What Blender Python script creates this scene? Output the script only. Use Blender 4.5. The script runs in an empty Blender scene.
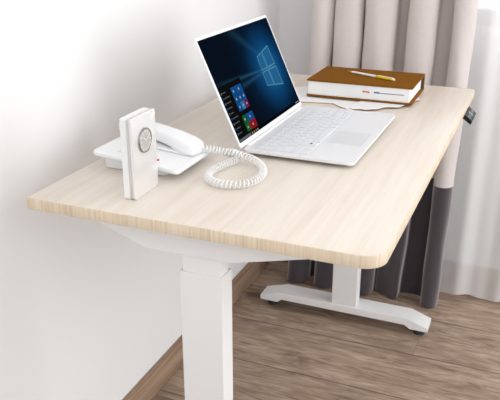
import bpy, bmesh, math, random
from mathutils import Vector, Matrix, Quaternion

SC = bpy.context.scene
COL = SC.collection
random.seed(4)

# ------------------------------------------------------------------ camera
cam_d = bpy.data.cameras.new('camera')
cam_d.sensor_width = 36.0
cam_d.lens = 718.24 / 500 * 36.0
cam_d.shift_x = -1.15 / 500
cam_d.shift_y = 0.36 / 500
cam_d.clip_start = 0.02
cam = bpy.data.objects.new('camera', cam_d)
COL.objects.link(cam)
cam.location = (0.76534, -0.87865, 1.17935)
cam.rotation_euler = (math.pi / 2 - 0.38212, -0.0013, 0.39115)
SC.camera = cam

# ------------------------------------------------------------------ world, lights, exposure
world = bpy.data.worlds.new('world')
SC.world = world
world.use_nodes = True
bg = world.node_tree.nodes['Background']
bg.inputs['Color'].default_value = (0.935, 0.968, 1.0, 1)
bg.inputs['Strength'].default_value = 1.22

def area(name, loc, target, sx, sy, power, color):
    d = bpy.data.lights.new(name, 'AREA')
    d.shape = 'RECTANGLE'
    d.size, d.size_y = sx, sy
    d.energy = power
    d.color = color
    o = bpy.data.objects.new(name, d)
    COL.objects.link(o)
    o.location = loc
    o.rotation_euler = (Vector(target) - Vector(loc)).to_track_quat('-Z', 'Y').to_euler()
    return o

area('front_fill', (1.3, -1.2, 2.1), (0.4, 1.4, 0.4), 1.6, 1.2, 9, (0.97, 0.985, 1.0))  # added fill above and behind the camera, not a lamp of the room
area('right_fill', (2.3, 0.75, 1.3), (0.0, 1.0, 0.4), 1.4, 2.0, 18, (0.97, 0.985, 1.0))  # added soft fill from the open right side, no window there
area('daylight', (1.15, 2.3, 1.6), (1.1, 1.4, 1.4), 1.6, 1.3, 16, (0.97, 0.985, 1.0))

vs = SC.view_settings
vs.view_transform = 'Standard'
vs.look = 'None'
vs.gamma = 1
vs.use_curve_mapping = False
vs.exposure = 0.32

# ------------------------------------------------------------------ materials
def hexlin(r, g, b):
    f = lambda c: ((c / 255 + 0.055) / 1.055) ** 2.4 if c / 255 > 0.04045 else c / 255 / 12.92
    return (f(r), f(g), f(b), 1)

def mat(name, color, rough=0.5, metal=0.0, coat=0.0, sheen=0.0, bump=0.0, bscale=300, var=0.0, spec=0.5):
    m = bpy.data.materials.new(name)
    m.use_nodes = True
    nt = m.node_tree
    p = nt.nodes['Principled BSDF']
    p.inputs['Base Color'].default_value = color
    p.inputs['Roughness'].default_value = rough
    p.inputs['Metallic'].default_value = metal
    p.inputs['Coat Weight'].default_value = coat
    p.inputs['Sheen Weight'].default_value = sheen
    p.inputs['Specular IOR Level'].default_value = spec
    if bump or var:
        tc = nt.nodes.new('ShaderNodeTexCoord')
        nz = nt.nodes.new('ShaderNodeTexNoise')
        nz.inputs['Scale'].default_value = bscale
        nz.inputs['Detail'].default_value = 3
        nt.links.new(tc.outputs['Object'], nz.inputs['Vector'])
        if bump:
            b = nt.nodes.new('ShaderNodeBump')
            b.inputs['Strength'].default_value = bump
            b.inputs['Distance'].default_value = 0.001
            nt.links.new(nz.outputs['Fac'], b.inputs['Height'])
            nt.links.new(b.outputs['Normal'], p.inputs['Normal'])
        if var:
            mx = nt.nodes.new('ShaderNodeMix')
            mx.data_type = 'RGBA'
            mx.inputs['A'].default_value = [c * (1 - var) for c in color[:3]] + [1]
            mx.inputs['B'].default_value = [min(1, c * (1 + var)) for c in color[:3]] + [1]
            nt.links.new(nz.outputs['Fac'], mx.inputs['Factor'])
            nt.links.new(mx.outputs['Result'], p.inputs['Base Color'])
    return m

class NT:
    """small node-graph helper"""
    def __init__(s, name):
        s.m = bpy.data.materials.new(name)
        s.m.use_nodes = True
        s.t = s.m.node_tree
        s.p = s.t.nodes['Principled BSDF']
        s.tc = s.t.nodes.new('ShaderNodeTexCoord')
    def n(s, kind, props=None, **ins):
        nd = s.t.nodes.new('ShaderNode' + kind)
        for k, v in (props or {}).items():
            setattr(nd, k, v)
        for k, v in ins.items():
            k = k.replace('_', ' ') if k.replace('_', ' ') in nd.inputs else k
            s.set(nd.inputs[int(k[1:])] if k[0] == 'i' and k[1:].isdigit() else nd.inputs[k], v)
        return nd
    def set(s, sock, v):
        if hasattr(v, 'links'):
            s.t.links.new(v, sock)
        elif hasattr(v, 'outputs'):
            s.t.links.new(v.outputs[0], sock)
        else:
            sock.default_value = v
    def math(s, op, a, b=0.0, c=0.0):
        nd = s.t.nodes.new('ShaderNodeMath')
        nd.operation = op
        for i, v in enumerate((a, b, c)):
            s.set(nd.inputs[i], v)
        return nd.outputs[0]
    def mix(s, f, a, b, blend='MIX'):
        nd = s.t.nodes.new('ShaderNodeMix')
        nd.data_type = 'RGBA'
        nd.blend_type = blend
        s.set(nd.inputs['Factor'], f)
        s.set(nd.inputs['A'], a)
        s.set(nd.inputs['B'], b)
        return nd.outputs['Result']
    def ramp(s, f, stops):
        nd = s.t.nodes.new('ShaderNodeValToRGB')
        e = nd.color_ramp.elements
        while len(e) < len(stops):
            e.new(0.5)
        for el, (pos, c) in zip(e, stops):
            el.position = pos
            el.color = c
        s.set(nd.inputs[0], f)
        return nd.outputs[0]
    def mapping(s, vec, scale=(1, 1, 1), loc=(0, 0, 0)):
        nd = s.t.nodes.new('ShaderNodeMapping')
        s.set(nd.inputs['Vector'], vec)
        nd.inputs['Scale'].default_value = scale
        nd.inputs['Location'].default_value = loc
        return nd.outputs[0]
    def noise(s, vec, scale, detail=4, rough=0.5, dist=0.0):
        nd = s.t.nodes.new('ShaderNodeTexNoise')
        s.set(nd.inputs['Vector'], vec)
        nd.inputs['Scale'].default_value = scale
        nd.inputs['Detail'].default_value = detail
        nd.inputs['Roughness'].default_value = rough
        nd.inputs['Distortion'].default_value = dist
        return nd.outputs['Fac']

def make_floor_wood():
    g = NT('oak_plank_floor')
    o = g.tc.outputs['Object']
    sep = g.n('SeparateXYZ', Vector=o)
    PW, PL = 0.21, 1.6
    row = g.math('FLOOR', g.math('DIVIDE', g.math('ADD', sep.outputs[1], 10 * PW - 0.073), PW))
    fy = g.math('FRACT', g.math('DIVIDE', g.math('ADD', sep.outputs[1], 10 * PW - 0.073), PW))
    xs = g.math('ADD', g.math('DIVIDE', g.math('SUBTRACT', sep.outputs[0], 0.53), PL), g.math('MULTIPLY', row, 0.3))
    xs = g.math('SUBTRACT', xs, 14 * 0.3)
    cell = g.math('FLOOR', xs)
    fx = g.math('FRACT', xs)
    rnd2 = g.n('TexWhiteNoise', {'noise_dimensions': '2D'}, Vector=g.n('CombineXYZ', X=row, Y=cell))
    off = g.math('MULTIPLY', rnd2.outputs[0], 9.0)
    v = g.n('CombineXYZ', X=g.math('ADD', sep.outputs[0], off), Y=g.math('ADD', sep.outputs[1], off), Z=off)
    # long grain: cathedral bands bent by low-frequency noise
    warp = g.noise(g.mapping(v, (1.3, 5.0, 1)), 1.6, 3, 0.5)
    bands = g.math('FRACT', g.math('ADD', g.math('MULTIPLY', warp, 9.0), g.math('MULTIPLY', sep.outputs[1], 7.0)))
    bands = g.math('ABSOLUTE', g.math('SUBTRACT', bands, 0.5))
    fine = g.noise(g.mapping(v, (5.5, 95.0, 1)), 2.2, 6, 0.7, 0.4)
    streak = g.noise(g.mapping(v, (2.6, 13.0, 1)), 2.0, 7, 0.70, 1.8)
    f = g.math('ADD', g.math('MULTIPLY', fine, 0.45), g.math('ADD', g.math('MULTIPLY', streak, 0.48), 0.07))
    f = g.math('ADD', f, g.math('MULTIPLY', bands, 0.10))
    col = g.ramp(f, [(0.42, hexlin(106, 86, 71)), (0.52, hexlin(150, 128, 110)), (0.60, hexlin(174, 152, 133)), (0.71, hexlin(198, 178, 160))])
    # knots and dark smears running with the grain
    kn = g.n('TexVoronoi', Vector=g.mapping(v, (4.2, 6.8, 1)), Scale=1.0)
    kd = g.math('ADD', kn.outputs['Distance'], g.math('MULTIPLY', g.math('SUBTRACT', g.noise(v, 22.0, 4), 0.5), 0.45))
    kf = g.ramp(kd, [(0.04, (1, 1, 1, 1)), (0.24, (0, 0, 0, 1))])
    col = g.mix(g.math('MULTIPLY', kf, 0.75), col, hexlin(88, 66, 52))
    smear = g.ramp(g.noise(g.mapping(v, (1.6, 7.0, 1)), 1.5, 4, 0.55, 1.2), [(0.52, (0, 0, 0, 1)), (0.72, (1, 1, 1, 1))])
    col = g.mix(g.math('MULTIPLY', smear, 0.45), col, hexlin(104, 82, 66))
    tone = g.math('ADD', 0.84, g.math('MULTIPLY', rnd2.outputs[0], 0.26))
    tc = g.n('CombineColor', i0=tone, i1=tone, i2=tone)
    col = g.mix(1.0, col, tc.outputs[0], 'MULTIPLY')
    # plank gaps
    ey = g.math('MINIMUM', fy, g.math('SUBTRACT', 1.0, fy))
    ex = g.math('MINIMUM', fx, g.math('SUBTRACT', 1.0, fx))
    gy = g.math('LESS_THAN', ey, 0.012)
    gx = g.math('LESS_THAN', ex, 0.0003)
    gap = g.math('MAXIMUM', gx, gy)
    col = g.mix(g.math('MULTIPLY', gap, 0.6), col, hexlin(62, 46, 38))
    g.set(g.p.inputs['Base Color'], col)
    g.p.inputs['Roughness'].default_value = 0.5
    h = g.math('SUBTRACT', g.math('MULTIPLY', f, 0.5), gap)
    b = g.n('Bump', Strength=0.25, Distance=0.0015, Height=h)
    g.set(g.p.inputs['Normal'], b)
    return g.m

def make_baseboard_wood(axis):
    g = NT('oak_baseboard_' + axis)
    sc = (20, 1.2, 60) if axis == 'y' else (1.2, 20, 60)
    f = g.noise(g.mapping(g.tc.outputs['Object'], sc), 2.0, 5, 0.6, 0.4)
    col = g.ramp(f, [(0.3, hexlin(112, 86, 66)), (0.5, hexlin(152, 126, 104)), (0.7, hexlin(178, 153, 130))])
    g.set(g.p.inputs['Base Color'], col)
    g.p.inputs['Roughness'].default_value = 0.5
    return g.m

def make_desk_wood():
    g = NT('pale_maple_laminate')
    o = g.tc.outputs['Object']
    a = g.noise(g.mapping(o, (34, 1.5, 1)), 1.6, 4, 0.6, 0.4)
    b = g.noise(g.mapping(o, (130, 5.0, 1)), 1.4, 4, 0.6, 0.2)
    c = g.noise(g.mapping(o, (7, 0.8, 1)), 1.2, 2, 0.5, 0.8)
    f = g.math('ADD', g.math('ADD', g.math('MULTIPLY', a, 0.46), g.math('MULTIPLY', b, 0.20)), g.math('MULTIPLY', c, 0.34))
    col = g.ramp(f, [(0.32, hexlin(212, 198, 183)), (0.46, hexlin(225, 214, 201)), (0.60, hexlin(232, 223, 212))])
    g.set(g.p.inputs['Base Color'], col)
    g.p.inputs['Roughness'].default_value = 0.42
    g.p.inputs['Specular IOR Level'].default_value = 0.4
    return g.m

def make_edge_wood():
    g = NT('pale_maple_edge')
    o = g.tc.outputs['Object']
    a = g.noise(g.mapping(o, (180, 180, 4)), 1.3, 3, 0.6)
    c = g.noise(g.mapping(o, (30, 30, 2)), 1.0, 2, 0.5)
    f = g.math('ADD', g.math('MULTIPLY', a, 0.6), g.math('MULTIPLY', c, 0.4))
    col = g.ramp(f, [(0.35, hexlin(198, 176, 149)), (0.5, hexlin(216, 198, 173)), (0.64, hexlin(226, 211, 190))])
    g.set(g.p.inputs['Base Color'], col)
    g.p.inputs['Roughness'].default_value = 0.5
    return g.m

def make_curtain(name, c1, c2, rough, sheen, tint):
    g = NT(name)
    o = g.tc.outputs['Object']
    w1 = g.noise(g.mapping(o, (900, 900, 60)), 1.0, 2)
    w2 = g.noise(g.mapping(o, (60, 60, 900)), 1.0, 2)
    f = g.math('MULTIPLY', g.math('ADD', w1, w2), 0.5)
    col = g.ramp(f, [(0.35, c1), (0.65, c2)])
    g.set(g.p.inputs['Base Color'], col)
    g.p.inputs['Roughness'].default_value = rough
    g.p.inputs['Sheen Weight'].default_value = sheen
    g.p.inputs['Sheen Roughness'].default_value = 0.5
    g.p.inputs['Sheen Tint'].default_value = tint
    g.p.inputs['Specular IOR Level'].default_value = 0.2
    b = g.n('Bump', Strength=0.15, Distance=0.0005, Height=f)
    g.set(g.p.inputs['Normal'], b)
    return g.m

def make_sheer():
    m = bpy.data.materials.new('white_voile')
    m.use_nodes = True
    t = m.node_tree
    t.nodes.remove(t.nodes['Principled BSDF'])
    out = t.nodes['Material Output']
    dif = t.nodes.new('ShaderNodeBsdfDiffuse')
    dif.inputs['Color'].default_value = (0.93, 0.92, 0.915, 1)
    tr = t.nodes.new('ShaderNodeBsdfTranslucent')
    tr.inputs['Color'].default_value = (0.90, 0.89, 0.89, 1)
    tp = t.nodes.new('ShaderNodeBsdfTransparent')
    m1 = t.nodes.new('ShaderNodeMixShader')
    m1.inputs[0].default_value = 0.2
    t.links.new(dif.outputs[0], m1.inputs[1])
    t.links.new(tr.outputs[0], m1.inputs[2])
    m2 = t.nodes.new('ShaderNodeMixShader')
    m2.inputs[0].default_value = 0.32
    t.links.new(m1.outputs[0], m2.inputs[1])
    t.links.new(tp.outputs[0], m2.inputs[2])
    t.links.new(m2.outputs[0], out.inputs[0])
    return m

def make_glass():
    m = bpy.data.materials.new('window_glass')
    m.use_nodes = True
    t = m.node_tree
    t.nodes.remove(t.nodes['Principled BSDF'])
    out = t.nodes['Material Output']
    gl = t.nodes.new('ShaderNodeBsdfGlossy')
    gl.inputs['Roughness'].default_value = 0.02
    tp = t.nodes.new('ShaderNodeBsdfTransparent')
    mx = t.nodes.new('ShaderNodeMixShader')
    mx.inputs[0].default_value = 0.06
    t.links.new(tp.outputs[0], mx.inputs[1])
    t.links.new(gl.outputs[0], mx.inputs[2])
    t.links.new(mx.outputs[0], out.inputs[0])
    return m

def make_screen():
    """Dark blue wallpaper with a soft glow and beams around the four-pane light: a lit display picture."""
    g = NT('display_wallpaper')
    o = g.tc.outputs['Object']
    sep = g.n('SeparateXYZ', Vector=o)
    x, y = sep.outputs[0], sep.outputs[1]
    dx = g.math('SUBTRACT', x, 0.272)
    dy = g.math('SUBTRACT', y, 0.113)
    r = g.math('SQRT', g.math('ADD', g.math('MULTIPLY', dx, dx), g.math('MULTIPLY', g.math('MULTIPLY', dy, dy), 1.2)))
    glow = g.math('POWER', g.math('MAXIMUM', g.math('SUBTRACT', 1.0, g.math('DIVIDE', r, 0.185)), 0.0), 2.0)
    base = g.ramp(glow, [(0.0, hexlin(5, 17, 32)), (0.15, hexlin(5, 32, 58)), (0.45, hexlin(12, 76, 128)), (1.0, hexlin(44, 134, 192))])
    # beams spreading to the left of the panes
    left = g.math('MAXIMUM', g.math('MULTIPLY', dx, -1.0), 0.001)
    sl = g.math('DIVIDE', dy, g.math('ADD', left, 0.02))
    ray = lambda c, w: g.math('POWER', 2.718, g.math('MULTIPLY', g.math('POWER', g.math('DIVIDE', g.math('SUBTRACT', sl, c), w), 2.0), -1.0))
    rays = g.math('ADD', ray(0.045, 0.022), g.math('ADD', g.math('MULTIPLY', ray(-0.05, 0.03), 0.7), g.math('MULTIPLY', ray(0.75, 0.12), 0.35)))
    fall = g.math('MAXIMUM', g.math('SUBTRACT', 1.0, g.math('DIVIDE', left, 0.30)), 0.0)
    inleft = g.math('LESS_THAN', dx, -0.002)
    rays = g.math('MULTIPLY', g.math('MULTIPLY', rays, fall), g.math('MULTIPLY', inleft, 0.55))
    col = g.mix(rays, base, hexlin(60, 130, 170))
    p = g.p
    g.set(p.inputs['Emission Color'], col)
    p.inputs['Emission Strength'].default_value = 0.55
    p.inputs['Base Color'].default_value = (0.001, 0.001, 0.0015, 1)
    p.inputs['Roughness'].default_value = 0.3
    p.inputs['Specular IOR Level'].default_value = 0.0
    p.inputs['IOR'].default_value = 1.0
    return g.m

def emis(name, col, s=0.44):
    m = mat(name, (0.001, 0.001, 0.001, 1), 0.3, spec=0.0)
    m.node_tree.nodes['Principled BSDF'].inputs['IOR'].default_value = 1.0
    p = m.node_tree.nodes['Principled BSDF']
    p.inputs['Emission Color'].default_value = col
    p.inputs['Emission Strength'].default_value = s
    return m

M = dict(
    wall=mat('white_wall_paint', (0.84, 0.831, 0.828, 1), 0.85, bump=0.05, bscale=220, spec=0.2),
    floor=make_floor_wood(), base_y=make_baseboard_wood('y'), base_x=make_baseboard_wood('x'),
    wood=make_desk_wood(), edge=make_edge_wood(),
    steel=mat('white_powder_coat', (0.81, 0.803, 0.797, 1), 0.42, bump=0.06, bscale=900),
    rubber=mat('black_rubber', (0.03, 0.03, 0.03, 1), 0.7),
    panel=mat('charcoal_plastic', (0.04, 0.042, 0.045, 1), 0.5, spec=0.15),
    panel_side=mat('black_plastic', (0.012, 0.012, 0.013, 1), 0.5, spec=0.2),
    button=mat('grey_button', (0.22, 0.225, 0.23, 1), 0.5),
    readout=mat('dark_readout', (0.16, 0.17, 0.18, 1), 0.2),
    white_alu=mat('white_laptop_shell', (0.80, 0.81, 0.825, 1), 0.36, coat=0.1),
    alu_edge=mat('laptop_rim', (0.74, 0.73, 0.72, 1), 0.4),
    deck=mat('keyboard_tray', (0.70, 0.73, 0.78, 1), 0.5),
    key=mat('white_keycap', (0.77, 0.785, 0.805, 1), 0.45),
    pad=mat('touchpad_surface', (0.70, 0.72, 0.745, 1), 0.3),
    phone=mat('white_gloss_plastic', (0.83, 0.832, 0.84, 1), 0.28, coat=0.25),
    phone_key=mat('phone_keycap', (0.74, 0.745, 0.76, 1), 0.35),
    cord=mat('white_vinyl', (0.84, 0.83, 0.82, 1), 0.35),
    red=mat('red_lens', (0.62, 0.035, 0.02, 1), 0.3),
    clock=mat('white_clock_case', (0.82, 0.82, 0.82, 1), 0.3, coat=0.3),
    clock_face=mat('glossy_clock_front', (0.82, 0.81, 0.80, 1), 0.22, metal=0.5, coat=0.4),
    seam=mat('grey_seam', (0.60, 0.585, 0.57, 1), 0.3, metal=0.4),
    dial=mat('silver_dial', (0.45, 0.43, 0.405, 1), 0.45, metal=0.25),
    rim=mat('steel_rim', (0.26, 0.25, 0.24, 1), 0.25, metal=0.9),
    tick=mat('pale_ticks', (0.86, 0.85, 0.83, 1), 0.4),
    hand=mat('grey_hands', (0.78, 0.77, 0.75, 1), 0.4),
    leather=mat('brown_leather_cover', hexlin(126, 80, 18), 0.62, bump=0.3, bscale=420, var=0.14, spec=0.03),
    leather_in=mat('dark_brown_lining', hexlin(88, 54, 22), 0.6),
    red_ink=mat('red_ink', hexlin(205, 60, 60), 0.5), blue_ink=mat('blue_ink', hexlin(70, 90, 160), 0.5),
    grey_ink=mat('grey_ink', hexlin(120, 120, 130), 0.5),
    paper=mat('white_paper', (0.84, 0.835, 0.825, 1), 0.7), brown_under=mat('brown_lower_layer', hexlin(150, 112, 74), 0.7),
    pen_white=mat('pen_white', (0.84, 0.83, 0.81, 1), 0.3), pen_yellow=mat('pen_yellow', hexlin(232, 200, 30), 0.35),
    pen_gold=mat('pen_gold', hexlin(200, 160, 96), 0.3, metal=0.5),
    curtain_top=make_curtain('blush_grey_cloth', hexlin(204, 194, 191), hexlin(210, 201, 198), 0.75, 0.1, (1, 1, 1, 1)),
    curtain_low=make_curtain('plum_grey_satin', hexlin(54, 47, 52), hexlin(62, 55, 60), 0.34, 1.0, (1.0, 0.95, 0.96, 1)),
    hem=mat('blush_hem_tape', hexlin(186, 170, 166), 0.7),
    sheer=make_sheer(), glass=make_glass(),
    frame=mat('grey_window_frame', hexlin(196, 196, 198), 0.5),
    display=make_screen(),
    pane_light=emis('lit_pane', hexlin(46, 124, 184)), pane_rim=emis('lit_pane_edge', hexlin(112, 190, 214)),
    menu=emis('menu_black', hexlin(15, 17, 20)), t_blue=emis('tile_blue', hexlin(24, 98, 172)),
    t_sky=emis('tile_light_blue', hexlin(62, 146, 205)), t_plum=emis('tile_magenta', hexlin(140, 40, 110)),
    t_green=emis('tile_green', hexlin(22, 122, 40)), t_red=emis('tile_red', hexlin(178, 32, 44)),
    t_white=emis('icon_white', hexlin(200, 220, 235)), t_grey=emis('search_grey', hexlin(120, 124, 126)),
    t_amber=emis('icon_amber', hexlin(220, 170, 60)), bar=emis('taskbar_black', hexlin(6, 8, 12)),
    lidglass=mat('black_bezel', (0.006, 0.006, 0.008, 1), 0.25),
)

# ------------------------------------------------------------------ mesh helpers
def link(name, bm, mats, parent=None, smooth=35):
    me = bpy.data.meshes.new(name)
    bm.normal_update()
    bm.to_mesh(me)
    bm.free()
    for m_ in (mats if isinstance(mats, (list, tuple)) else [mats]):
        me.materials.append(m_)
    if smooth:
        for p in me.polygons:
            p.use_smooth = True
        me.set_sharp_from_angle(angle=math.radians(smooth))
    o = bpy.data.objects.new(name, me)
    COL.objects.link(o)
    if parent:
        o.parent = parent
    if smooth == 35:
        w = o.modifiers.new('normals', 'WEIGHTED_NORMAL')
        w.keep_sharp = True
    return o

def tag(o, label, cat, group=None):
    o['label'] = label
    o['category'] = cat
    if group:
        o['group'] = group
    return o

def empty(name, loc=(0, 0, 0), rz=0.0):
    o = bpy.data.objects.new(name, None)
    o.empty_display_size = 0.05
    COL.objects.link(o)
    o.location = loc
    o.rotation_euler = (0, 0, rz)
    return o

def add_box(bm, x0, x1, y0, y1, z0, z1, bev=0.0, seg=2, mi=0, mtx=None):
    r = bmesh.ops.create_cube(bm, size=1)
    vs_ = r['verts']
    for v in vs_:
        v.co = Vector(((x0 + x1) / 2 + v.co.x * (x1 - x0), (y0 + y1) / 2 + v.co.y * (y1 - y0), (z0 + z1) / 2 + v.co.z * (z1 - z0)))
    faces = list({f for v in vs_ for f in v.link_faces})
    for f in faces:
        f.material_index = mi
    if bev:
        es = list({e for v in vs_ for e in v.link_edges})
        b = bmesh.ops.bevel(bm, geom=es, offset=bev, segments=seg, profile=0.5, affect='EDGES')
        for f in b['faces']:
            f.material_index = mi
        vs_ = list({v for f in b['faces'] for v in f.verts} | {v for v in vs_ if v.is_valid})
    if mtx is not None:
        bmesh.ops.transform(bm, matrix=mtx, verts=vs_)
    return vs_

def box(*a, **k):
    bm = bmesh.new()
    add_box(bm, *a, **k)
    return bm

def rrect(x0, x1, y0, y1, r, seg=8):
    pts = []
    ra, rb, rc, rd = r if isinstance(r, tuple) else (r,) * 4      # far right, far left, near left, near right
    for cx, cy, a0, r in ((x1 - ra, y1 - ra, 0, ra), (x0 + rb, y1 - rb, 90, rb), (x0 + rc, y0 + rc, 180, rc), (x1 - rd, y0 + rd, 270, rd)):
        for i in range(seg + 1):
            a = math.radians(a0 + 90 * i / seg)
            pts.append((cx + r * math.cos(a), cy + r * math.sin(a)))
    return pts

def add_prism(bm, pts, z0, z1, bev=0.0, seg=2, mi_side=0, mi_top=0, axes='xyz'):
    """outline extruded; axes tells which world axes (u, v, w) map to."""
    def mk(u, v, w):
        d = dict(zip(axes, (u, v, w)))
        return Vector((d['x'], d['y'], d['z']))
    lo = [bm.verts.new(mk(u, v, z0)) for u, v in pts]
    hi = [bm.verts.new(mk(u, v, z1)) for u, v in pts]
    n = len(pts)
    f1 = bm.faces.new(lo)
    f2 = bm.faces.new(hi)
    f1.material_index = f2.material_index = mi_top
    sides = []
    for i in range(n):
        f = bm.faces.new((lo[i], lo[(i + 1) % n], hi[(i + 1) % n], hi[i]))
        f.material_index = mi_side
        sides.append(f)
    bmesh.ops.recalc_face_normals(bm, faces=[f1, f2] + sides)
    if bev:
        es = list(f1.edges) + list(f2.edges)
        b = bmesh.ops.bevel(bm, geom=es, offset=bev, segments=seg, profile=0.5, affect='EDGES')
        for f in b['faces']:
            f.material_index = mi_side
    return bm

def prism(*a, **k):
    bm = bmesh.new()
    add_prism(bm, *a, **k)
    return bm

def add_tube(bm, pts, rad, seg=8, cap=True):
    pts = [Vector(p) for p in pts]
    rads = rad if isinstance(rad, (list, tuple)) else [rad] * len(pts)
    rings = []
    t = (pts[1] - pts[0]).normalized()
    ref = Vector((0, 0, 1)) if abs(t.z) < 0.9 else Vector((1, 0, 0))
    nrm = (ref - t * ref.dot(t)).normalized()
    for i, p in enumerate(pts):
        a = pts[max(0, i - 1)]
        b = pts[min(len(pts) - 1, i + 1)]
        t = (b - a).normalized()
        nrm = (nrm - t * nrm.dot(t)).normalized()
        bi = t.cross(nrm)
        rings.append([bm.verts.new(p + rads[i] * (math.cos(2 * math.pi * k / seg) * nrm + math.sin(2 * math.pi * k / seg) * bi)) for k in range(seg)])
    for r0, r1 in zip(rings, rings[1:]):
        for k in range(seg):
            bm.faces.new((r0[k], r0[(k + 1) % seg], r1[(k + 1) % seg], r1[k]))
    if cap:
        bm.faces.new(rings[0][::-1])
        bm.faces.new(rings[-1])
    return bm

def catmull(pts, n, closed=False):
    pts = [Vector(p) for p in pts]
    out = []
    L = len(pts)
    for i in range(L if closed else L - 1):
        g = lambda k: pts[k % L] if closed else pts[min(max(k, 0), L - 1)]
        p0, p1, p2, p3 = g(i - 1), g(i), g(i + 1), g(i + 2)
        for j in range(n):
            t = j / n
            out.append(0.5 * ((2 * p1) + (p2 - p0) * t + (2 * p0 - 5 * p1 + 4 * p2 - p3) * t * t + (3 * p1 - p0 - 3 * p2 + p3) * t ** 3))
    if not closed:
        out.append(pts[-1])
    return out

def add_disc_solid(bm, c, nrm, r, th, seg=32, mi=0):
    """short cylinder centred on c, its axis along nrm"""
    q = Vector((0, 0, 1)).rotation_difference(Vector(nrm)).to_matrix().to_4x4()
    res = bmesh.ops.create_cone(bm, cap_ends=True, segments=seg, radius1=r, radius2=r, depth=th)
    bmesh.ops.transform(bm, matrix=Matrix.Translation(Vector(c)) @ q, verts=res['verts'])
    for f in {f for v in res['verts'] for f in v.link_faces}:
        f.material_index = mi

# ------------------------------------------------------------------ the setting
WX, WY, H = -0.072, 1.40, 2.5
def struct(name, bm, m):
    o = link(name, bm, m, smooth=0)
    o['kind'] = 'structure'
    return o
struct('floor', box(WX - 0.1, 3.4, -4.0, WY + 0.1, -0.05, 0), M['floor'])
struct('wall_left', box(WX - 0.1, WX, -4.0, WY + 0.1, 0, H), M['wall'])
WIN = (0.28, 1.95, 0.865, 2.15)
struct('ceiling', box(WX - 0.1, 3.4, -4.0, WY + 0.1, H, H + 0.05), M['wall'])
bm = bmesh.new()
add_box(bm, WX, WIN[0], WY, WY + 0.1, 0, H)
add_box(bm, WIN[1], 3.4, WY, WY + 0.1, 0, H)
add_box(bm, WIN[0], WIN[1], WY, WY + 0.1, 0, WIN[2])
add_box(bm, WIN[0], WIN[1], WY, WY + 0.1, WIN[3], H)
struct('wall_far', bm, M['wall'])
o = struct('baseboard_left', box(WX, WX + 0.013, -4.0, WY - 0.013, 0, 0.08, bev=0.003), M['base_y'])
o = struct('baseboard_far', box(WX, 3.4, WY - 0.013, WY, 0, 0.08, bev=0.003), M['base_x'])
bm = bmesh.new()
x0, x1, z0, z1 = WIN
fw = 0.045
add_box(bm, x0, x1, WY + 0.02, WY + 0.07, z0, z0 + fw, bev=0.004)
add_box(bm, x0, x1, WY + 0.02, WY + 0.07, z1 - fw, z1, bev=0.004)
for xc in (x0 + fw / 2, (x0 + x1) / 2, x1 - fw / 2):
    add_box(bm, xc - fw / 2, xc + fw / 2, WY + 0.02, WY + 0.07, z0 + fw, z1 - fw, bev=0.004)
win = struct('window_1', bm, M['frame'])
for xa, xb in ((x0 + fw, (x0 + x1) / 2 - fw / 2), ((x0 + x1) / 2 + fw / 2, x1 - fw)):
    link('pane', box(xa, xb, WY + 0.043, WY + 0.047, z0 + fw, z1 - fw), M['glass'], win, smooth=0)

# ------------------------------------------------------------------ curtains
TOP = [(.088, 1.262), (.094, 1.222), (.108, 1.197), (.128, 1.190), (.148, 1.198), (.163, 1.222), (.160, 1.258), (.166, 1.262),
       (.169, 1.215), (.182, 1.195), (.210, 1.187), (.238, 1.195), (.252, 1.222), (.249, 1.262), (.256, 1.266),
       (.259, 1.215), (.275, 1.195), (.302, 1.187), (.332, 1.195), (.349, 1.215), (.350, 1.258), (.366, 1.270), (.382, 1.258),
       (.384, 1.215), (.396, 1.194), (.424, 1.187), (.450, 1.194), (.464, 1.215), (.464, 1.262), (.484, 1.274), (.506, 1.262),
       (.508, 1.215), (.519, 1.192), (.537, 1.186), (.555, 1.194), (.567, 1.218), (.562, 1.255)]
BOT = [(.030, 1.262), (.038, 1.222), (.050, 1.192), (.075, 1.180), (.098, 1.192), (.111, 1.222), (.110, 1.258), (.128, 1.266),
       (.136, 1.222), (.148, 1.192), (.170, 1.182), (.192, 1.192), (.205, 1.222), (.208, 1.260), (.245, 1.270),
       (.262, 1.222), (.272, 1.192), (.300, 1.182), (.325, 1.192), (.336, 1.222), (.334, 1.252), (.338, 1.262), (.345, 1.252),
       (.362, 1.240), (.380, 1.225), (.400, 1.212), (.416, 1.210), (.421, 1.225), (.424, 1.268), (.460, 1.278), (.492, 1.266),
       (.496, 1.222), (.502, 1.196), (.522, 1.186), (.541, 1.196), (.549, 1.222), (.545, 1.258)]
top_s = catmull([(x, y, 0) for x, y in TOP], 6)
bot_s = catmull([(x, 1.184 + (y - 1.184) * 0.8, 0) for x, y in BOT], 6)
def curtain_mesh(za, zb, rows, out=0.0):
    bm = bmesh.new()
    grid = []
    for i in range(rows + 1):
        z = za + (zb - za) * i / rows
        t = min(z / 0.8, 1.25)
        t = t if z < 0.8 else 1.0 + (min(z, 1.4) - 0.8) * 0.35
        row = []
        for k, (a, b) in enumerate(zip(bot_s, top_s)):
            p = a.lerp(b, t)
            w = 0.0012 * math.sin(z * 23 + k * 0.21)
            zz = z
            row.append(bm.verts.new((p.x + w, p.y - out + 0.0008 * math.sin(z * 17 + k * 0.4), zz)))
        grid.append(row)
    for r0, r1 in zip(grid, grid[1:]):
        for k in range(len(r0) - 1):
            bm.faces.new((r0[k], r0[k + 1], r1[k + 1], r1[k]))
    return bm
def solid(o, th):
    md = o.modifiers.new('thickness', 'SOLIDIFY')
    md.thickness = th
    md.offset = 0
    md.use_rim = False
    return o
SEAM = 0.417
cur = empty('curtain', (0.3, 1.23, 0))
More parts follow.
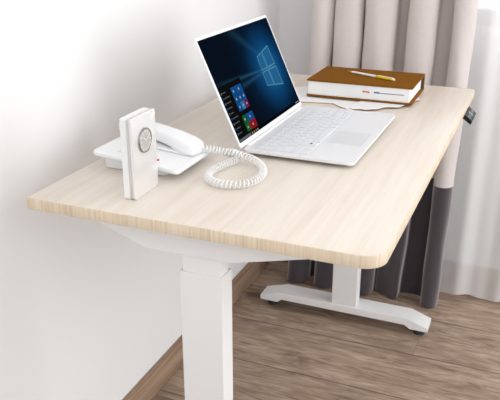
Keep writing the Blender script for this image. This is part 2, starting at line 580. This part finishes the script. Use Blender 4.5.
tag(cur, 'two-tone pleated curtain, blush grey above and dark plum grey below, behind the desk end', 'curtain')
def cpart(name, bm, m, th):
    bmesh.ops.translate(bm, verts=bm.verts, vec=(-0.3, -1.23, 0))
    return solid(link(name, bm, m, cur, smooth=60), th)
cpart('upper_panel', curtain_mesh(SEAM, 2.42, 40), M['curtain_top'], 0.0016)['label'] = 'blush grey upper cloth'
cpart('lower_panel', curtain_mesh(0.006, SEAM, 14), M['curtain_low'], 0.0016)['label'] = 'dark plum grey lower cloth'

bm = bmesh.new()
NX = 260
grid = []
for i in range(25):
    z = 0.008 + 2.4 * i / 24
    row = []
    for k in range(NX + 1):
        x = 0.30 + 1.75 * k / NX
        a = x * 2 * math.pi / 0.155 + 0.6 * math.sin(x * 9.0)
        amp = 0.0085 + 0.004 * math.sin(x * 13 + 1)
        amp *= 0.75 + 0.25 * math.exp(-z)
        y = 1.303 + amp * math.sin(a + 0.25 * z) + 0.003 * math.sin(2.3 * a + z)
        zz = z
        if i == 0:
            zz += 0.004 * (1 + math.sin(a * 1.0 + 2.2))
        row.append(bm.verts.new((x + 0.02 * z, y, zz)))
    grid.append(row)
for r0, r1 in zip(grid, grid[1:]):
    for k in range(NX):
        bm.faces.new((r0[k], r0[k + 1], r1[k + 1], r1[k]))
sh = link('sheer_curtain', bm, M['sheer'], smooth=80)
tag(sh, 'translucent white sheer curtain hanging to the floor in front of the window', 'sheer curtain')

# ------------------------------------------------------------------ standing desk
DW, DL, DH, DT = 0.598, 1.10, 0.74, 0.020
desk = empty('standing_desk', (0, 0, 0))
tag(desk, 'height-adjustable desk with pale maple top and white steel legs, along the white wall', 'desk')
link('tabletop', prism(rrect(0, DW, 0, DL, (0.014, 0.012, 0.003, 0.036), 10), DH - DT, DH, bev=0.0016, mi_side=1, mi_top=0), [M['wood'], M['edge']], desk, smooth=30)
def foot_profile():
    return [(.022, .026), (.080, .026), (.094, .037), (.484, .037), (.500, .026), (.553, .026), (.553, .040), (.493, .061), (.092, .061), (.022, .040)]
for yf, yl, yb in ((0.040, 0.046, 0.046), (1.003, 1.006, 1.006)):
    link('bracket', prism([(.088, .7195), (.088, .702), (.196, .663), (.346, .664), (.430, .6845), (.505, .7030), (.505, .7195)], yb, yb + 0.042, bev=0.0015, axes='xzy'), M['steel'], desk)
    link('inner_column', box(.2608, .3305, yl + .0035, yl + .0345, .40, .6635, bev=0.003), M['steel'], desk)
    link('outer_column', box(.2568, .3345, yl, yl + .041, .058, .634, bev=0.003), M['steel'], desk)
    ft = link('foot', prism(foot_profile(), yf, yf + 0.067, bev=0.0025, axes='xzy'), M['steel'], desk)
    for xp in (.053, .524):
        bm = bmesh.new()
        bmesh.ops.create_cone(bm, cap_ends=True, segments=24, radius1=.017, radius2=.015, depth=.0265,
                              matrix=Matrix.Translation((xp, yf + .036, .01325)))
        link('levelling_pad', bm, M['rubber'], ft)['label'] = 'black levelling pad'
for xr in (.215, .345):
    link('rail', box(xr, xr + .028, .088, 1.006, .684, .719, bev=0.002), M['steel'], desk)
# control panel under the front edge, its face sloping outward
bm = bmesh.new()
sec = [(.550, .7195), (.5965, .7195), (.5990, .7225), (.6180, .7060), (.6150, .6990), (.5970, .7120), (.550, .7120)]
add_prism(bm, sec, .885, .975, bev=0.0012, axes='xzy')
cp = link('control_panel', bm, M['panel_side'], desk)
cp['label'] = 'black control panel under the front edge'
d = Vector((.0190, 0, -.0165)).normalized()
nn = Vector((d.z * -1, 0, d.x)).normalized()
o0 = Vector((.5992, 0, .7223)) + nn * 0.0002
def on_panel(u0, u1, y0, y1, th):
    m_ = Matrix((( d.x, 0, nn.x, o0.x), (d.y, 1, nn.y, o0.y), (d.z, 0, nn.z, o0.z), (0, 0, 0, 1)))
    return box(u0, u1, y0, y1, 0, th, mtx=m_)
link('fascia', on_panel(.0008, .0245, .8865, .9735, .0008), M['panel'], cp)['label'] = 'charcoal fascia'
link('readout', on_panel(.0060, .0190, .922, .944, .0012), M['readout'], cp)
for yb in (.892, .906, .950, .962):
    link('button', on_panel(.0080, .0160, yb, yb + .007, .0016), M['button'], cp)

# ------------------------------------------------------------------ laptop
lap = empty('laptop', (0.245, 0.334, DH))
tag(lap, 'open white laptop with a lit blue desktop on its screen, on the pale desk', 'laptop')
BX, BY = 0.222, 0.380
bm = prism(rrect(0, BX - .001, .004, BY, .012, 6), 0.0076, 0.0135, bev=0.0022, mi_side=1, mi_top=0)
base = link('base', bm, [M['white_alu'], M['alu_edge']], lap)
for fx, fy in ((.02, .03), (.02, .35), (.20, .03), (.20, .35)):
    bm = bmesh.new()
    bmesh.ops.create_cone(bm, cap_ends=True, segments=16, radius1=.006, radius2=.006, depth=.0078, matrix=Matrix.Translation((fx, fy, .0039)))
    link('rubber_foot', bm, M['rubber'], base)
link('keyboard_tray', prism(rrect(.020, .131, .017, .363, .004, 3), .0134, .01365), M['deck'], base)
kb = None
rows = [(.0125, [1.0] * 15), (.0165, [1.0] * 13 + [2.0]), (.0165, [1.5] + [1.0] * 12 + [1.5]), (.0165, [1.8] + [1.0] * 11 + [2.2]),
        (.0165, [2.3] + [1.0] * 10 + [2.7]), (.0165, [1.2, 1.2, 1.2, 5.0, 1.2, 1.2, 1.0, 1.0, 1.0, 1.0])]
cx = .023
cache = {}
for hgt, ws in rows:
    tot = sum(ws)
    unit = .340 / tot
    cy = .020
    for w in ws:
        kw = w * unit - .0030
        keyid = (round(hgt, 4), round(kw, 4))
        if keyid not in cache:
            b = box(0, hgt - .001, 0, kw, 0, .0013, bev=.0006, seg=1)
            cache[keyid] = link('key', b, M['key'], base)
            k = cache[keyid]
        else:
            k = cache[keyid].copy()
            COL.objects.link(k)
            k.parent = base
        k.location = (cx, cy + .0015, .01362)
        cy += w * unit
    cx += hgt + .0020
link('touchpad', prism(rrect(.137, .2085, .110, .200, .003, 4), .0134, .01372), M['pad'], base)['label'] = 'grey touchpad'
link('indicator', box(.1115, .1155, .0842, .0905, .0134, .0152), M['panel'], base)['label'] = 'small dark mark'
# hinge
bm = bmesh.new()
add_tube(bm, [(.0015, .03, .0125), (.0015, BY - .03, .0125)], .0042, 14)
link('hinge', bm, M['white_alu'], lap)
# lid: local x runs along the hinge, local y up the screen, local z out of the screen
vd = Vector((-.092, 0, .2)).normalized()
nd = Vector((0, 1, 0)).cross(vd)
lidm = Matrix(((0, vd.x, nd.x, 0.0), (1, vd.y, nd.y, 0.0), (0, vd.z, nd.z, .016), (0, 0, 0, 1)))
LW, LH = 0.3685, 0.2245
lid = link('lid', prism(rrect(.0020, LW, 0, LH, .0035, 5), -.0046, -.0008, bev=.0016), M['white_alu'], lap)
lid.matrix_local = lidm
scr = link('screen', box(.0062, .3615, .0095, .2180, -.0009, -.0002), M['display'], lid, smooth=0)
scr['label'] = 'lit dark blue screen'
def quad(bm, pts, z, th=.00012, mi=0):
    lo = [bm.verts.new((x, y, z - th)) for x, y in pts]
    hi = [bm.verts.new((x, y, z)) for x, y in pts]
    fs = [bm.faces.new(hi), bm.faces.new(lo[::-1])]
    n = len(pts)
    for i in range(n):
        fs.append(bm.faces.new((lo[i], lo[(i + 1) % n], hi[(i + 1) % n], hi[i])))
    for f in fs:
        f.material_index = mi
def rect(bm, a, b, c, d_, z, mi=0):
    quad(bm, [(a, c), (b, c), (b, d_), (a, d_)], z, mi=mi)
# four lit panes in perspective
def L2(p, q, t):
    return (p[0] + (q[0] - p[0]) * t, p[1] + (q[1] - p[1]) * t)
TL, TR, BR, BL = (.2305, .1460), (.3055, .1600), (.3105, .0660), (.2250, .0800)
def bil(u, v):
    return L2(L2(TL, TR, u), L2(BL, BR, u), v)
bm = bmesh.new()
for (u0, u1) in ((0, .40), (.435, 1)):
    for (v0, v1) in ((0, .475), (.525, 1)):
        q = [bil(u0, v1), bil(u1, v1), bil(u1, v0), bil(u0, v0)]
        quad(bm, q, .00006, mi=1)
        c = (sum(p[0] for p in q) / 4, sum(p[1] for p in q) / 4)
        quad(bm, [L2(p, c, .10) for p in q], .00016, mi=0)
link('window_emblem', bm, [M['pane_light'], M['pane_rim']], scr, smooth=0)['label'] = 'glowing four-pane window emblem'
bm = bmesh.new()
rect(bm, .0064, .1115, .0170, .1235, .00005, 0)
mats_ = [M['menu'], M['t_blue'], M['t_sky'], M['t_plum'], M['t_green'], M['t_red'], M['t_white'], M['t_grey']]
for i in range(9):                                       # list of programs down the left side
    yy = .1120 - i * .0104
    rect(bm, .0100, .0140, yy - .0045, yy, .00015, 1 if i % 2 else 7)
    rect(bm, .0170, .0300 + .004 * ((i * 3) % 4), yy - .0030, yy - .0014, .00015, 7)
T = .0164
g_ = .0012
tiles = [(.0550, .0960, 1, 1, 1), (.0550 + T + g_, .0960, 2, 1, 1), (.0550, .0793, 1, 1, 1), (.0550 + T + g_, .0793, 1, 1, 1), (.0550 + 2 * (T + g_), .0793, 1, 1, 1),
         (.0550, .0626, 1, 1, 1), (.0550 + T + g_, .0626, 1, 1, 2), (.0550 + 2 * (T + g_), .0626, 1, 1, 3),
         (.0550, .0365, 1, 1, 4), (.0550 + T + g_, .0365, 2, 1, 1), (.0550, .0198, 1, 1, 4), (.0550 + T + g_, .0198, 2, 1, 5)]
for x, y, w, h, c in tiles:
    rect(bm, x, x + w * T + (w - 1) * g_, y, y + T, .00015, c)
    xm = x + (w * T) / 2
    rect(bm, xm - .0022, xm + .0022, y + .006, y + .0102, .00025, 6)
link('start_menu', bm, mats_, scr, smooth=0)['label'] = 'black menu panel with coloured tiles'
bm = bmesh.new()
rect(bm, .0064, .3612, .0097, .0165, .00005, 0)
rect(bm, .0068, .0640, .0104, .0160, .00016, 1)
for i, c in enumerate((2, 3, 3, 2)):
    rect(bm, .0700 + i * .0095, .0735 + i * .0095, .0112, .0152, .00016, c)
for i in range(4):
    rect(bm, .3330 + i * .006, .3355 + i * .006, .0118, .0148, .00016, 2)
link('taskbar', bm, [M['bar'], M['t_grey'], M['t_white'], M['t_amber']], scr, smooth=0)['label'] = 'taskbar with pale search box'

# ------------------------------------------------------------------ telephone
ph = empty('telephone', (0.11, 0.235, DH))
tag(ph, 'white corded desk telephone with its handset lying across, beside the white clock', 'telephone')
PX0, PX1, PY0, PY1 = -.086, .091, -.076, .066           # local plate extents
tilt = Matrix.Translation((0, 0, .0255)) @ Matrix.Rotation(math.radians(5.2), 4, 'Y')
bm = prism(rrect(-.074, .055, -.056, .060, .008, 4), .000, .0235, bev=.003)
for v in bm.verts:                                        # wedge: top follows the tilt
    if v.co.z > .012:
        v.co.z = v.co.z - .0235 + (.0212 - math.tan(math.radians(5.2)) * v.co.x)
body = link('body', bm, M['phone'], ph)
bm = prism(rrect(PX0, PX1, PY0, PY1, .010, 5), -.0045, .0045, bev=.003, seg=3)
bmesh.ops.transform(bm, matrix=tilt, verts=bm.verts)
plate = link('top_plate', bm, M['phone'], ph)
bm = prism(rrect(-.075, .075, -.002, .058, .012, 5), .0040, .0085, bev=.003, seg=3)
bmesh.ops.transform(bm, matrix=tilt, verts=bm.verts)
link('cradle', bm, M['phone'], plate)
for i in range(4):
    for j in range(3):
        bm = box(-.045 + i * .017, -.033 + i * .017, -.056 + j * .0165, -.046 + j * .0165, .0040, .0062, bev=.0008, seg=2)
        bmesh.ops.transform(bm, matrix=tilt, verts=bm.verts)
        link('key', bm, M['phone_key'], plate)
bm = box(.0330, .0395, -.054, -.049, .0040, .0072, bev=.001)
bmesh.ops.transform(bm, matrix=tilt, verts=bm.verts)
link('message_light', bm, M['red'], plate)['label'] = 'small red light'
# handset: swept rounded sections along its length
hm = Matrix.Translation((-.006, .036, .0335)) @ Matrix.Rotation(math.radians(-14), 4, 'Z') @ Matrix.Rotation(math.radians(4.6), 4, 'Y') @ Matrix.Diagonal((.92, .95, .86, 1))
bm = bmesh.new()
secs = [(-.103, .0150, .001, .022), (-.100, .0195, -.003, .0260), (-.085, .0225, -.005, .0300), (-.062, .0230, -.005, .0320), (-.050, .0220, .000, .0330),
        (-.030, .0205, .003, .0340), (0, .0200, .004, .0345), (.030, .0205, .003, .0340), (.050, .0220, .000, .0330),
        (.062, .0230, -.005, .0315), (.085, .0225, -.005, .0285), (.100, .0195, -.003, .0240), (.103, .0150, .001, .020)]
rings = []
NS = 20
for x, hw, zb, zt in secs:
    ring = []
    for k in range(NS):
        a = 2 * math.pi * k / NS
        ca, sa = math.cos(a), math.sin(a)
        sq = lambda c: math.copysign(abs(c) ** 0.55, c)
        ring.append(bm.verts.new((x, hw * sq(ca), (zb + zt) / 2 + (zt - zb) / 2 * sq(sa))))
    rings.append(ring)
for r0, r1 in zip(rings, rings[1:]):
    for k in range(NS):
        bm.faces.new((r0[k], r0[(k + 1) % NS], r1[(k + 1) % NS], r1[k]))
bm.faces.new(rings[0][::-1])
bm.faces.new(rings[-1])
bmesh.ops.recalc_face_normals(bm, faces=bm.faces)
bmesh.ops.subdivide_edges(bm, edges=bm.edges, cuts=1, use_grid_fill=True, smooth=0.6)
bmesh.ops.transform(bm, matrix=hm, verts=bm.verts)
link('handset', bm, M['phone'], ph, smooth=60)
# coiled cord: helix around a loop on the desk
path_w = [(.200, .258, .774), (.210, .274, .769), (.224, .287, .763), (.258, .296, .757), (.292, .290, .7517), (.318, .262, .7487), (.330, .222, .7487), (.324, .186, .7487),
          (.302, .165, .7487), (.270, .164, .7487), (.244, .186, .7487), (.238, .222, .7487), (.246, .262, .7487), (.252, .296, .7477), (.240, .326, .7477), (.208, .332, .7477)]
P = catmull([Vector(p) - Vector(ph.location) for p in path_w], 40)
acc = [0]
for a, b in zip(P, P[1:]):
    acc.append(acc[-1] + (b - a).length)
total = acc[-1]
turns = int(total / .0070)
steps = turns * 9
hel = []
j = 0
up = Vector((0, 0, 1))
for s in range(steps + 1):
    dist = total * s / steps
    while j < len(P) - 2 and acc[j + 1] < dist:
        j += 1
    t = (dist - acc[j]) / max(1e-9, acc[j + 1] - acc[j])
    c = P[j].lerp(P[j + 1], t)
    tg = (P[j + 1] - P[j]).normalized()
    side = tg.cross(up).normalized()
    u2 = side.cross(tg)
    env = min(1, dist / .012, (total - dist) / .012)
    a = 2 * math.pi * turns * s / steps
    hel.append(c + (.0066 * env) * (math.cos(a) * side + math.sin(a) * u2))
bm = bmesh.new()
tail = [hel[-1] + Vector(q) for q in ((-.012, -.004, .000), (-.030, -.020, .001), (-.042, -.034, .002))]
add_tube(bm, [Vector((.082, .020, .0370))] + hel + tail, .0013, 7)
link('coiled_cord', bm, M['cord'], ph, smooth=80)['label'] = 'coiled white cord'

# ------------------------------------------------------------------ desk clock
ck = empty('desk_clock', (0.1600, 0.0965, DH), math.radians(1.5))
tag(ck, 'upright white block clock with a small round silver dial, standing in front of the telephone', 'clock')
def tall(y0, y1, z0, z1, r):
    return rrect(y0, y1, z0, z1, r, 6)
link('case', prism(tall(-.0393, .0393, 0, .1368, .0035), -.0065, .0045, bev=.0009, axes='yzx'), M['clock'], ck)
link('seam', prism(tall(-.0386, .0386, .001, .1361, .0035), .0040, .0108, axes='yzx'), M['seam'], ck)['label'] = 'grey seam strip'
link('front', prism(tall(-.0395, .0395, 0, .1370, .0045), .0105, .0150, bev=.0009, axes='yzx'), M['clock_face'], ck)
bm = bmesh.new()
DC = (.0156, .0000, .0925)
add_disc_solid(bm, DC, (1, 0, 0), .0198, .0022, 40, 0)
dial = link('dial', bm, M['dial'], ck)
dial['label'] = 'round silver dial'
bm = bmesh.new()
ring = [(.0168, DC[1] + 0.0198 * math.cos(2 * math.pi * k / 40), DC[2] + 0.0198 * math.sin(2 * math.pi * k / 40)) for k in range(41)]
add_tube(bm, ring, .0011, 8, cap=False)
link('dial_rim', bm, M['rim'], dial)
bm = bmesh.new()
for k in range(12):
    a = 2 * math.pi * k / 12
    m_ = Matrix.Translation((.0167, DC[1], DC[2])) @ Matrix.Rotation(a, 4, 'X')
    add_box(bm, 0, .0004, -.0006, .0006, .0135, .0172, mtx=m_)
link('hour_marks', bm, M['tick'], dial)
for nm, a, ln, w in (('hour_hand', 50, .0095, .0008), ('minute_hand', -62, .0145, .0006)):
    m_ = Matrix.Translation((.0172, DC[1], DC[2])) @ Matrix.Rotation(math.radians(a), 4, 'X')
    link(nm, box(0, .0004, -w, w, -.002, ln, mtx=m_), M['hand'], dial)

# ------------------------------------------------------------------ papers, book, pen
def torn_sheet(name, pts, z, th, label, bend):
    bm = bmesh.new()
    add_prism(bm, pts, z, z + th * .5, mi_side=1, mi_top=1)  # lower half of the sheet is brown, seen along its edge
    add_prism(bm, pts, z + th * .5, z + th, mi_side=0, mi_top=0)
    o = link(name, bm, [M['paper'], M['brown_under']], smooth=0)
    return tag(o, label, 'paper', None)
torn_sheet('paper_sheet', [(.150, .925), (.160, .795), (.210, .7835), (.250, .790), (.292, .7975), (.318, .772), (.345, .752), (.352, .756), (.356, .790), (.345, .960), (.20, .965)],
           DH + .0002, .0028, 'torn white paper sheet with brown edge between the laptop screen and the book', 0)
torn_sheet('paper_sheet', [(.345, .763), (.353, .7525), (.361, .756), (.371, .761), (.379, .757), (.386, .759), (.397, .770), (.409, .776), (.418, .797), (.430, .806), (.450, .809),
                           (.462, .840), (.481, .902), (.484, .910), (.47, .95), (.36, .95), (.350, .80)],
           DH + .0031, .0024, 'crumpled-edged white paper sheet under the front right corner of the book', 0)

bz = DH + .0056
bk = empty('book', (0.3445, 0.922, bz), math.radians(0.5))
tag(bk, 'thick brown leather-covered book lying flat with its white pages towards the laptop', 'book')
bw, bd, bh = .1330, .089, .0430
link('bottom_cover', box(-bw, bw, -bd, bd, 0, .0045, bev=.0012), M['leather'], bk)
link('top_cover', box(-bw, bw, -bd, bd, bh - .0045, bh, bev=.0012), M['leather'], bk)
link('spine', box(-bw, bw, bd - .006, bd, .0040, bh - .0040, bev=.001), [M['leather_in']], bk)
pg = link('page_block', box(-bw + .003, bw - .008, -bd + .004, bd - .0075, .0044, bh - .0044, bev=.0008), M['paper'], bk)
pg['label'] = 'white page block'
yf = -bd + .0040
bm = bmesh.new()
pts = [(.010, .0268), (.0125, .0292), (.0150, .0262), (.0175, .0290), (.0200, .0262), (.0225, .0288), (.0255, .0262), (.028, .0276)]
add_tube(bm, [(x, yf - .0002, z - .0045) for x, z in pts], .0011, 6)
for sx in (.0135, .0190, .0240):
    add_box(bm, sx - .0007, sx + .0007, yf - .0008, yf + .0002, .0200, .0260)
link('red_lettering', bm, M['red_ink'], pg)['label'] = 'small red scribbled lettering'
bm = bmesh.new()
add_box(bm, .0385, .0520, yf - .0008, yf + .0002, .0213, .0249)
link('blue_mark', bm, M['blue_ink'], pg)['label'] = 'short blue mark'
bm = bmesh.new()
add_box(bm, .0520, .1120, yf - .0008, yf + .0002, .0217, .0235)
link('grey_line', bm, M['grey_ink'], pg)['label'] = 'long thin grey line'

a = Vector((.2860, .9500, 0))
b = Vector((.4210, .8910, 0))
dv = (b - a)
pen = empty('pen', (a.x, a.y, bz + bh), math.atan2(dv.y, dv.x))
tag(pen, 'slim white and yellow pen lying on top of the brown book', 'pen')
LN = dv.length
R = .0036
def pen_tube(x0, x1, r0, r1, n=6):
    bm = bmesh.new()
    add_tube(bm, [(x0 + (x1 - x0) * i / n, 0, R) for i in range(n + 1)], [.86 * (r0 + (r1 - r0) * i / n) for i in range(n + 1)], 16)
    return bm
link('tip', pen_tube(0, .014, .0008, .0030), M['pen_gold'], pen)['label'] = 'gold tip'
link('barrel', pen_tube(.0139, LN * .62, .0031, .0040), M['pen_white'], pen)['label'] = 'white barrel'
link('grip', pen_tube(LN * .62, LN - .006, .0041, .0042), M['pen_yellow'], pen)['label'] = 'yellow section'
link('end_cap', pen_tube(LN - .006, LN, .0041, .0034), M['pen_white'], pen)
link('clip', box(LN * .66, LN - .004, -.0012, .0012, R + .0034, R + .0046, bev=.0004), M['pen_white'], pen)
